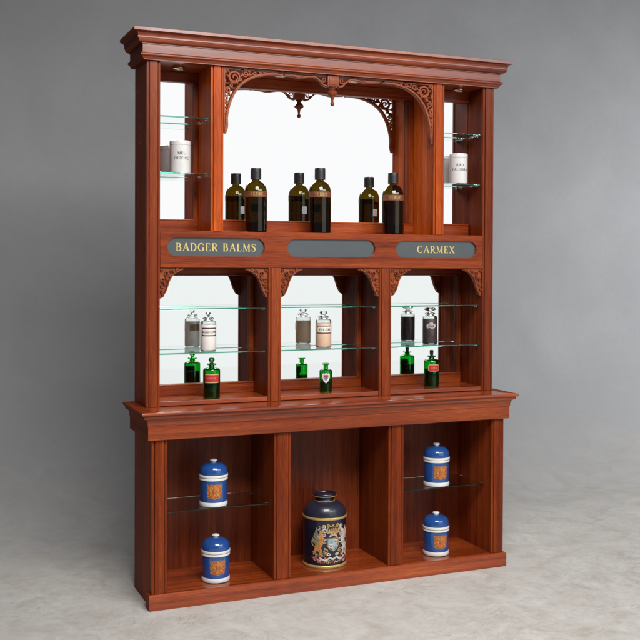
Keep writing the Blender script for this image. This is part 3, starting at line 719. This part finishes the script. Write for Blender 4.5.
# blue lidded jars
BLUE = plain('cobalt_glaze', (.014, .078, .30), .18, coat=.8, var=.12, scale=9)
WGL = plain('white_band_glaze', (.76, .76, .74), .15, coat=.6, var=.02)
CEDGE = plain('crest_edge', (.36, .17, .05), .45, .1, var=.4, scale=90)
CREST = plain('orange_gold_crest', (.46, .13, .030), .42, .1, var=.6, scale=130)
P_OL = plain('olive_rim_line', (.22, .20, .10), .4)
def blue_jar(label, loc, rot, k=1.):
    r, h = .0610, .200
    t = thing('blue_jar', label, 'jar', loc, 'blue lidded jars in the base')
    lathe('body', [(0, .0205), (r * .955, .0205), (r * .965, .026), (r * .965, .1130), (0, .1130)], BLUE, t, 64)
    lathe('white_foot', [(0, .0015), (r * .90, 0), (r * 1.0, .003), (r * 1.02, .008), (r * 1.01, .016), (r * .98, .0203), (0, .0203)], WGL, t, 64)
    lathe('white_rim', [(0, .1132), (r * .99, .1132), (r * 1.02, .1145), (r * 1.025, .121), (r * 1.0, .1235), (r * .995, .1250), (r * 1.035, .1265), (r * 1.045, .1325), (r * 1.02, .1365), (0, .1365)], WGL, t, 64)
    lathe('rim_line', [(r * .9, .1236), (r * 1.003, .1236), (r * 1.003, .1249), (r * .9, .1249), (r * .9, .1236)], P_OL, t, 64)
    dome = [(0, .1367), (r * .985, .1367), (r * 1.0, .139), (r * .995, .148)] + [(r * .985 * math.cos(a) ** .75, .150 + .0365 * math.sin(a)) for a in [PI / 2 * i / 10 for i in range(1, 10)]] + [(0, .1868)]
    l = lathe('domed_lid', dome, BLUE, t, 64)
    lathe('knob', [(0, .1862), (.012, .1862), (.0095, .1880), (.0115, .1905), (.0165, .1935), (.0150, .1975), (.008, .2), (0, .2)], WGL, l, 28)
    hx = [(-.031, .024), (-.028, .030), (-.018, .028), (-.010, .031), (0, .028), (.010, .031), (.018, .028), (.028, .030), (.031, .024), (.028, .012), (.031, .0), (.028, -.014), (.031, -.022), (.022, -.027), (.010, -.028), (0, -.033), (-.010, -.028), (-.022, -.027), (-.031, -.022), (-.028, -.014), (-.031, .0), (-.028, .012)]
    c = lpart('crest', shape_mesh([(a * 1.12, b * 1.04) for a, b in hx], r * .966, .0005), CEDGE, t, True); shift_z(c, .068)
    i_ = lpart('crest_field', shape_mesh([(a * 1.03, b * .93) for a, b in hx], r * .966, .0004, .0006), CREST, c, True); shift_z(i_, .068)
    bm = bmesh.new()
    for (u, v, rr, a0) in ((-.013, .010, .007, 0), (.013, .010, .007, 3), (-.012, -.008, .006, 1), (.012, -.008, .006, 2), (0, .016, .005, 1), (0, -.016, .005, 4)):
        stroke(bm, spiral(u, v, rr, .0015, a0, 1.2, 16, 1, .7), .0022, -.0018, -.0008)
    stroke(bm, [(-.018, .001, 1), (0, .004, 1.2), (.018, .001, 1)], .004, -.0016, -.0008)
    for v in bm.verts: v.co.z = v.co.z * 1.1 + .068; v.co.x *= 1.15
    bend(bm, r * .966); lpart('gilding', bm, plain('bright_gilding', (.55, .28, .07), .35, .4, var=.3, scale=120), c)
    t.rotation_euler.z = math.radians(rot)
blue_jar('blue lidded jar with white bands on the left glass shelf of the base', (.2995, .012, .3885), -12)
blue_jar('blue lidded jar with white bands on the wooden floor of the left base bay', (.3045, -.008, .0662), -7)
blue_jar('blue lidded jar with white bands on the right glass shelf of the base', (1.4005, .010, .3885), -8)
blue_jar('blue lidded jar with white bands on the wooden floor of the right base bay', (1.390, -.008, .0662), -4)

# big tole canister with coat of arms
NAVY = plain('navy_lacquer', (.009, .011, .026), .34, coat=.25, var=.4, scale=14)
can = thing('tin_canister', 'large round-shouldered navy canister painted with a coat of arms in the middle base bay', 'canister', (.842, .053, .0662))
r = .1015; hb = .221; hh = .332
lathe('drum', [(0, .004), (r * .98, .004), (r * .98, .012), (r * .985, hb), (0, hb)], NAVY, can, 72)
lathe('base_ring', [(0, .0005), (r, .0005), (r * 1.015, .003), (r * 1.015, .010), (r * .99, .0135), (0, .0135)], GOLDP, can, 72)
lathe('shoulder_ring', [(0, hb + .0005), (r, hb + .0005), (r * 1.018, hb + .003), (r * 1.018, hb + .008), (r, hb + .0115), (0, hb + .0115)], GOLDP, can, 72)
sh = [(0, hb + .012), (r * .985, hb + .012)] + [(r * (.42 + .565 * math.cos(a) ** .85), hb + .012 + .060 * math.sin(a)) for a in [PI / 2 * i / 12 for i in range(1, 12)]] + [(r * .44, hb + .0725), (0, hb + .0725)]
lathe('shoulder', sh, plain('navy_shoulder', (.018, .018, .034), .33, coat=.35, var=.35, scale=12), can, 72)
can.scale = (.985, .985, .975)
lathe('neck', [(0, .297), (r * .45, .297), (r * .455, .300), (r * .43, .304), (r * .43, .316), (0, .316)], NAVY, can, 56)
lathe('neck_ring', [(0, .2945), (r * .465, .2945), (r * .475, .297), (r * .455, .2985), (0, .2985)], GOLDP, can, 56)
ld = lathe('lid', [(0, .3165), (r * .50, .3165), (r * .535, .320), (r * .535, .327), (r * .515, .330), (r * .45, .3285), (r * .43, .325), (0, .3245)], NAVY, can, 56)
lathe('lid_ring', [(r * .50, .3158), (r * .542, .3185), (r * .542, .3212), (r * .50, .3212), (r * .50, .3158)], GOLDP, ld, 56)
def paint(name, col, var=.3, metal=0.): return plain(name, tuple(c * .8 for c in col), .45, metal, var=var, scale=110, coat=.2)
P_GOLD, P_WHITE, P_PINK, P_BLUE, P_ORANGE, P_GREY, P_GREEN, P_RED = [paint(*a) for a in (('paint_gold', (.55, .36, .12), .4, .2), ('paint_white', (.70, .66, .60)), ('paint_rose', (.62, .42, .38)), ('paint_sky', (.30, .48, .60)), ('paint_orange', (.60, .26, .07), .4), ('paint_feather_grey', (.30, .27, .22), .4), ('paint_olive', (.20, .19, .10), .4), ('paint_crimson', (.30, .035, .06), .5))]
ARM = [P_GOLD, P_WHITE, P_PINK, P_BLUE, P_ORANGE, P_GREY, P_GREEN, P_RED]
arms = bmesh.new(); lay = [0]
def AP(pts, w, mi, yo=0):
    lay[0] += 1; y = -.0006 - .00005 * (lay[0] % 14) - yo
    stroke(arms, smooth_prof(pts, 3) if len(pts) > 2 else pts, w, y - .0005, .0, mi)
def blob(cx, cz, rx, rz, mi, n=12, yo=0):
    AP([(cx - rx, cz, .2), (cx - rx * .5, cz, .85), (cx, cz, 1), (cx + rx * .5, cz, .85), (cx + rx, cz, .2)], rz * 2, mi, yo)
CZ = .122
# central shield, quartered
for (dx, dz, mi) in ((-.0095, .010, 3), (.0095, .010, 1), (-.0085, -.008, 1), (.0085, -.008, 3)):
    AP([(dx - .009, CZ + dz, 1), (dx, CZ + dz, 1), (dx + .009, CZ + dz, 1)], .018, mi)
    AP([(dx - .006, CZ + dz + .004, 1), (dx + .005, CZ + dz - .003, .8)], .004, 3 if mi == 1 else 1, .0006)
    blob(dx, CZ + dz, .004, .003, 0 if mi == 3 else 7, yo=.0009)
AP([(0, CZ - .016, 2.5), (0, CZ - .027, .4)], .008, 3)
AP([(-.021, CZ + .021, 1), (-.0215, CZ, 1), (-.016, CZ - .016, 1), (0, CZ - .030, 1), (.016, CZ - .016, 1), (.0215, CZ, 1), (.021, CZ + .021, 1), (0, CZ + .0215, 1), (-.021, CZ + .021, 1)], .0032, 0, .0004)
# helm and crown
for i in range(-3, 4):
    AP([(i * .006, CZ + .048, 1), (i * .0068, CZ + .058, .9), (i * .0078, CZ + .066 - abs(i) * .001, .5)], .005, 4 if i % 2 else 0, .0003)
AP([(-.022, CZ + .047, 1), (0, CZ + .043, 1.2), (.022, CZ + .047, 1)], .007, 0, .0006)
for s in (-1, 1): AP([(s * .020, CZ + .047, 1), (s * .026, CZ + .058, 1), (s * .014, CZ + .070, .8), (0, CZ + .073, .6)], .0035, 0, .0005)
blob(0, CZ + .076, .004, .004, 4, yo=.0004)
AP([(-.014, CZ + .028, .8), (-.004, CZ + .037, 1.4), (.010, CZ + .034, 1.2), (.016, CZ + .026, .6)], .007, 2, .0005)
# mantling flourishes
for s in (-1, 1):
    for (u, v, rr, a0, mi) in ((.030, .052, .010, 0, 1), (.034, .036, .007, 2, 2), (.033, .070, .007, 1, 1), (.018, .078, .005, 3, 0), (.027, -.030, .009, 1, 0), (.016, -.042, .007, 3, 1), (.036, -.046, .008, .5, 6), (.052, -.050, .009, 2, 7), (.060, -.062, .006, 4, 7), (.030, -.064, .007, 1.5, 4)):
        AP([(s * (u + a), CZ + v + b, w) for a, b, w in spiral(0, 0, rr, .002, a0, 1.15, 10, 1, .6)], .0042, mi)
# left supporter: winged griffin in gold and grey
g = -1
def both(pts, s): return [(s * a, b, w) for a, b, w in pts]
for s, body, wing in ((-1, 4, 5), (1, 1, 2)):
    AP(both([(.040, CZ + .048, .5), (.045, CZ + .040, 1.1), (.044, CZ + .022, 1.5), (.048, CZ + .0, 1.7), (.056, CZ - .018, 1.5), (.058, CZ - .030, .9)], s), .013, body)
    AP(both([(.034, CZ + .046, .5), (.041, CZ + .051, 1.2), (.048, CZ + .050, .7)], s), .011, body if s < 0 else 1, .0004)      # head
    AP(both([(.044, CZ + .026, 1), (.034, CZ + .022, .8), (.024, CZ + .018, .5)], s), .0065, body, .0003)      # forelegs
    AP(both([(.045, CZ + .012, 1), (.036, CZ + .004, .8), (.025, CZ + .004, .5)], s), .0065, body, .0004)
    AP(both([(.054, CZ - .016, 1.5), (.044, CZ - .028, 1.1), (.046, CZ - .042, .7), (.036, CZ - .050, .6)], s), .009, body, .0003)   # hind legs
    AP(both([(.060, CZ - .018, 1.4), (.066, CZ - .034, 1.), (.060, CZ - .050, .7), (.066, CZ - .058, .6)], s), .009, body, .0002)
    AP(both([(.060, CZ - .014, .7), (.074, CZ - .008, .7), (.078, CZ + .006, .8), (.072, CZ + .014, 1.)], s), .0042, body)      # tail
    for q in range(6 if s < 0 else 3):
        AP(both([(.050, CZ + .018 - q * .004, .9), (.058 + q * .002, CZ + .034 - q * .006, 1.2), (.060 + q * .004, CZ + .066 - q * .011, .4)], s), .0065, wing if q % 2 == 0 else (6 if s < 0 else 1), .0001)
# scroll at the foot
AP([(-.050, CZ - .056, 1), (-.030, CZ - .068, 1.2), (-.012, CZ - .058, 1), (.0, CZ - .064, 1.2), (.014, CZ - .056, 1), (.032, CZ - .068, 1.2), (.050, CZ - .056, 1)], .0065, 1, .0008)
for i in range(16):
    u = -.055 + .11 * i / 15; AP([(u, CZ - .078 + .004 * math.sin(i * 2.1), 1), (u + .006, CZ - .072 + .004 * math.cos(i * 1.7), .7), (u + .009, CZ - .080, .4)], .005, (0, 6, 7, 4, 2)[i % 5])
rnd = random.Random(3)
for q in range(150):
    u = rnd.uniform(-.078, .078); v = rnd.uniform(-.078, .02) if q % 3 else rnd.uniform(.02, .078)
    if (abs(u) < .024 and -.03 < v < .024) or (abs(u) < .03 and v > .03) or (abs(u) > .070 and v > .02): continue
    if v > -.03 and abs(u) > .062: continue
    mi = rnd.choice((0, 0, 6, 6, 5, 4, 1, 3)) if v > -.05 else rnd.choice((0, 6, 4, 2, 7, 7, 1, 3))
    a = rnd.uniform(0, PI); l_ = rnd.uniform(.003, .006); k_ = rnd.uniform(-.003, .003)
    ca, sa = math.cos(a), math.sin(a)
    AP([(u - l_ * ca, CZ + v - l_ * sa, .25), (u + k_ * sa, CZ + v - k_ * ca, 1), (u + l_ * ca, CZ + v + l_ * sa, .2)], .0042, mi, -.0004)
for (u, v) in ((-.066, -.062), (-.052, -.068), (.066, -.060)):
    for q in range(5):
        a = q * 1.2566; AP([(u, CZ + v, .6), (u + .006 * math.cos(a), CZ + v + .006 * math.sin(a), 1.2), (u + .009 * math.cos(a + .3), CZ + v + .009 * math.sin(a + .3), .3)], .006, 7 if q % 2 else 2, -.0003)
for v in arms.verts: v.co.z = CZ - .008 + (v.co.z - CZ) * 1.12; v.co.x = v.co.x * 1.30 + .004
# slice not needed: strokes are short; wrap on the drum
bend(arms, r * .985)
lpart('coat_of_arms', arms, None, can, False, mats=ARM)
can.rotation_euler.z = math.radians(-2)

# ------------------------------------------------------------------ light: studio softboxes and an added backdrop fill
def area(name, loc, target, sx, sy, radiance, col=(1, 1, 1)):
    l = bpy.data.lights.new(name, 'AREA'); l.shape = 'RECTANGLE'; l.size = sx; l.size_y = sy
    l.energy = radiance * PI * sx * sy; l.color = col
    o = bpy.data.objects.new(name, l); C.objects.link(o); o.location = loc
    d = Vector(target) - Vector(loc); o.rotation_euler = d.to_track_quat('-Z', 'Y').to_euler(); return o
area('front_scrim', (2.9, -4.6, 1.80), (1.7, 0, 1.80), 3.9, 3.1, .90, (1, 1, 1))
area('high_softbox', (3.0, -4.5, 3.76), (1.6, 0, 2.3), 4.0, .8, 8.0, (1, .99, .975))
o = area('overhead_softbox', (.35, -3.0, 3.7), (.75, -.5, .55), 2.0, 1.4, 7.2, (1, .985, .96)); o.data.spread = math.radians(104)
area('side_softbox', (5.5, .2, 1.8), (3.4, 2.3, 1.2), 1.2, 2.2, 7.6, (.97, .985, 1))
o = area('left_backdrop_fill', (-3.0, .5, 2.2), (1.1, 2.3, 1.1), 1.0, 1.8, .6, (1, .985, .97)); o.data.spread = math.radians(60)  # unseen lamp, added to brighten the backdrop left of the cabinet
wd = bpy.data.worlds.new('World'); S.world = wd; wd.use_nodes = True
bg = wd.node_tree.nodes['Background']; bg.inputs[0].default_value = (.80, .83, .88, 1); bg.inputs[1].default_value = .13

# ------------------------------------------------------------------ camera
yaw, pitch, roll = .3958, -.0135, .0041
c, s = math.cos(yaw), math.sin(yaw)
R0, F0, Z0 = Vector((c, -s, 0)), Vector((s, c, 0)), Vector((0, 0, 1))
F = F0 * math.cos(pitch) + Z0 * math.sin(pitch); U1 = -F0 * math.sin(pitch) + Z0 * math.cos(pitch)
Rv = R0 * math.cos(roll) + U1 * math.sin(roll); U = -R0 * math.sin(roll) + U1 * math.cos(roll)
cam = bpy.data.cameras.new('camera'); co = bpy.data.objects.new('camera', cam); C.objects.link(co)
M = Matrix.Identity(4)
for i in range(3): M[i][0], M[i][1], M[i][2] = Rv[i], U[i], -F[i]
M[0][3], M[1][3], M[2][3] = -.9873, -4.2584, 1.435
co.matrix_world = M
cam.sensor_width = 36; cam.lens = 1024.07 * 36 / 640; cam.shift_y = (278.11 - 320) / 640
cam.clip_end = 100; cam.clip_start = .05
S.camera = co
S.view_settings.view_transform = 'Standard'; S.view_settings.look = 'None'; S.view_settings.exposure = 0; S.view_settings.gamma = 1
S.render.engine = 'CYCLES'
S.cycles.max_bounces = 20; S.cycles.transmission_bounces = 14; S.cycles.glossy_bounces = 10; S.cycles.transparent_max_bounces = 12
S.cycles.sample_clamp_indirect = 6
S.cycles.use_denoising = True
